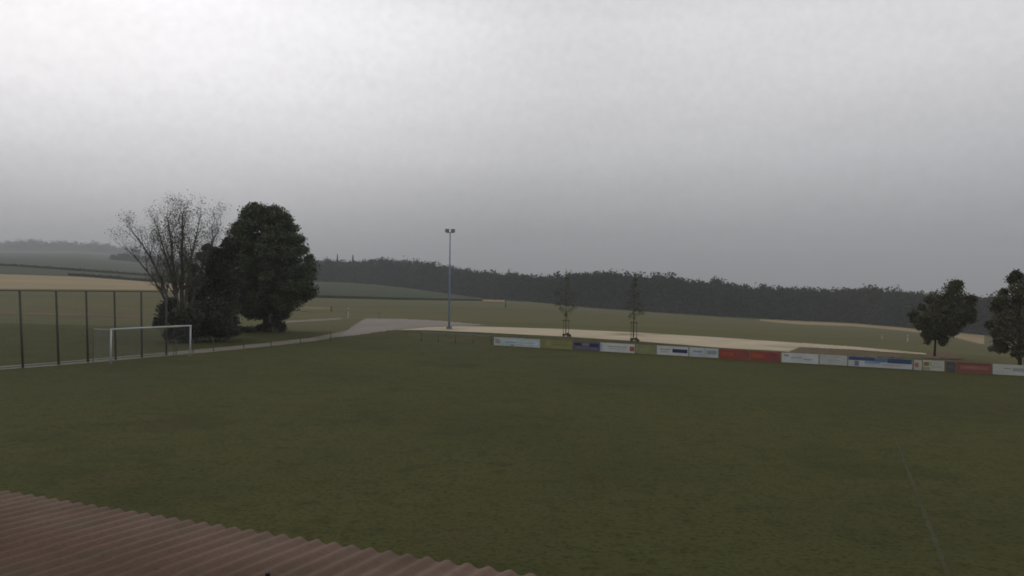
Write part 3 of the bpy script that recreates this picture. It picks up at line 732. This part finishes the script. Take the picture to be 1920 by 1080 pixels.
young_tree(1912, 697, cl4, 'dark tree cut by the right edge of the picture behind the last white board', 440, .105, .17, 'leaf_field', None, 'field_tree', trunk_top=560)
shrub('shrub', 1866, 660, [(1858, 654, 5), (1866, 652, 7), (1872, 656, 5)], 'small dark shrub left of the dark right edge tree', 160, .12, stems=3)

# ------------------------------------------------------------------ the wood
vT = tab({540: 492, 600: 489, 650: 489, 690: 488, 715: 484, 760: 488, 800: 491, 850: 502, 900: 508, 960: 514, 1000: 516, 1050: 520, 1066: 513, 1100: 511, 1130: 510, 1200: 516, 1270: 521, 1300: 526, 1340: 524, 1380: 533, 1420: 541, 1436: 535, 1450: 541, 1490: 539, 1560: 544, 1625: 539, 1690: 545, 1740: 552, 1850: 556, 1920: 556, 2300: 565})
def wood(name, us, rows, depth_f, top_f, label, card, per, m, jit=3.0, wide=1.0):
    allq = []
    for r in range(rows):
        for u in us(r):
            Y = depth_f(u) + r * 9 + random.uniform(-4, 4)
            s = (u - 960) / F; x = s * Y; z = ground(x, Y)
            vt = float(top_f(u)) + random.gauss(1.6, jit * .75)
            h = max(6, z_at(u, vt, Y) - z) * (1.12 if wide == 1 and random.random() < .05 else 1)
            w = random.uniform(3.6, 8.4) * (h / 20) ** .5 * wide
            n = per if r < 3 else per // 2
            # crown built of clumps down to the ground
            nc = 15; C = []; R = []
            for i in range(nc):
                q = (i + random.random()) / nc; wq = w * (math.sin(math.pi * min(1, .18 + .82 * q)) ** .6 if q < .98 else .3)
                az = random.uniform(0, 6.28); rr = wq * random.uniform(.1, .75)
                C.append((x + math.cos(az) * rr, Y + math.sin(az) * rr, z + h * q * .93)); R.append(random.uniform(.34, .58) * w)
            allq.append(leaf_quads(clump_points(C, R, n // nc, .85), card))
            if r > 1:      # shaded inner mass of the wood
                q = RNG.uniform(.03, .72, 16)
                allq.append(leaf_quads(np.c_[x + RNG.normal(0, w * .5, 16), Y + RNG.normal(0, 2, 16), z + h * q], card * 2.6))
    o = quads_mesh(name, np.concatenate(allq), m)
    tag(o, label, 'wood', None, 'stuff')
    return o
def us_main(r):
    out = []; u = 545.0
    while u < 2250:
        out.append(u); u += random.uniform(2.2, 8.2) * F / float(dF(u))
    return out
wood('wood', us_main, 6, lambda u: float(dF(u)) + 8, vT, 'dark misty mixed wood along the far side of the fields', .80, 640, M['leaf_forest'])
# wood on the hill, lost in the mist
vW = tab({-500: 452, 0: 456, 60: 452, 120: 455, 200: 458, 260: 470, 340: 485, 450: 500})
wood('hillside_wood', lambda r: [u for u in np.arange(-420, 430, 7)], 3, lambda u: 2540.0, vW, 'pale grey wood fading into the mist on the left hill', 2.2, 200, M['leaf_forest'], 3.5, 2.3)
vW2 = tab({205: 484, 230: 478, 270: 480, 300: 484, 400: 490})
wood('hillside_wood', lambda r: [u for u in np.arange(212, 420, 9)], 2, lambda u: 1150.0, vW2, 'grey copse behind the branches of the sparse tree', 1.6, 260, M['leaf_forest'], 3.0, 1.6)

# hedges at the top of the wheat
def hedge(pts, hpx, label, m='leaf_forest'):
    x0, y0, z0 = hit(*pts[0]); t = thing('hedge', label, 'hedge', (x0, y0, z0), 'field hedges on the left hill')
    C = []; R = []
    for (u0, v0), (u1, v1) in zip(pts, pts[1:]):
        n = int(abs(u1 - u0) / 2.2)
        for i in range(n):
            q = i / n; x, y, z = hit(u0 + (u1 - u0) * q, v0 + (v1 - v0) * q)
            h = hpx * y / F * random.uniform(.7, 1.2)
            C.append((x - x0, y - y0, z - z0 + h * .5)); R.append(h * .62)
    quads_mesh('foliage', leaf_quads(clump_points(C, R, 46, .9), .5), M[m], t)
    MB().tube([np.array(c) - UP * R[0] * .5 for c in C[::8]], .25, 5).build('stem', M['bark'], t)
hedge([(130, 516.5), (200, 521), (290, 528.5), (330, 532)], 3.6, 'dark hedge along the top edge of the tan wheat field')
hedge([(-60, 495), (40, 500), (140, 507), (300, 519)], 3.4, 'darker upper hedge on the misty slope above the wheat field')

# spruces standing above the wood
def spruce(u, vt, label, wide=2.6):
    Y = float(dF(u)) + 16; s = (u - 960) / F; x = s * Y; z = ground(x, Y); h = z_at(u, vt, Y) - z
    t = thing('spruce', label, 'tree', (x, Y, z), 'spruces rising above the wood')
    MB().tube([(0, 0, -.2), (0, 0, h * .5), (0, 0, h)], [.32, .2, .03], 7).build('trunk', M['bark'], t)
    n = 2600; q = RNG.uniform(.12, 1, n); az = RNG.uniform(0, 6.28, n); tier = .75 + .35 * np.sin(q * 70)
    r = wide * (1.04 - q) * tier * RNG.uniform(.3, 1, n) ** .5
    Pp = np.c_[np.cos(az) * r, np.sin(az) * r, h * q - r * .25]
    quads_mesh('crown', leaf_quads(Pp, .42, .3), M['needles'], t)
spruce(632, 477, 'lone pointed spruce top, leftmost above the wood beside the dense tree')
spruce(661, 478, 'pair-like broad spruce top above the wood, second from the dense tree', 4.2)
spruce(716, 481, 'wide spruce top above the wood halfway to the floodlight mast', 5.0)
spruce(1046, 511, 'single short spruce top above the wood over the left young tree', 3.2)
spruce(1226, 512, 'thin spruce top above the wood just right of the right young tree', 2.4)

# ------------------------------------------------------------------ marker posts in the meadow
def marker(u, v, hpx, wpx, m, label, name='marker_post', cap=True):
    x, y, z = hit(u, v); k = y / F; t = thing(name, label, 'post', (x, y, z), 'marker posts in the meadow')
    h, w = hpx * k, max(.05, wpx * k / 2)
    MB().tube([(0, 0, -.1), (0, 0, h * .92), (0, 0, h)], [w, w, w * .5], 10).build('shaft', M[m], t, False)
    MB().tube([(0, 0, h * .70), (0, 0, h * .78)], w * 1.12, 10).build('band', M['post_dark' if m != 'post_dark' else 'post_pale'], t)
marker(653, 597, 20, 2.4, 'post_pale', 'pale marker post at the left end of the asphalt yard')
marker(621, 584, 10, 3, 'post_red', 'reddish marker post at the end of the tan stubble strip')
marker(711, 597, 12, 2.2, 'galv', 'blue grey marker post behind the asphalt yard')
marker(948, 577, 13, 2, 'post_dark', 'dark marker post in the meadow below the wood')
marker(1702, 641, 13, 2.4, 'post_pale', 'pale marker post in the meadow left of the broad olive tree')
marker(1654, 636, 9, 2, 'post_pale', 'short pale marker post in the meadow, left of the taller pale post')

# ------------------------------------------------------------------ haze
mh = bpy.data.materials.new('haze_air'); mh.use_nodes = True
t = mh.node_tree; t.nodes.clear()
o_ = t.nodes.new('ShaderNodeOutputMaterial'); pv = t.nodes.new('ShaderNodeVolumePrincipled')
pv.inputs['Color'].default_value = (.86, .895, .94, 1); pv.inputs['Density'].default_value = .00031; pv.inputs['Anisotropy'].default_value = 0.0
t.links.new(pv.outputs[0], o_.inputs['Volume'])
mb = MB(); mb.box((0, 1580, 80), (6600, 0, 0), (0, 1800, 0), (0, 0, 130))
hz = mb.build('haze', mh); hz['kind'] = 'stuff'; hz['label'] = 'thin grey mist over the fields'
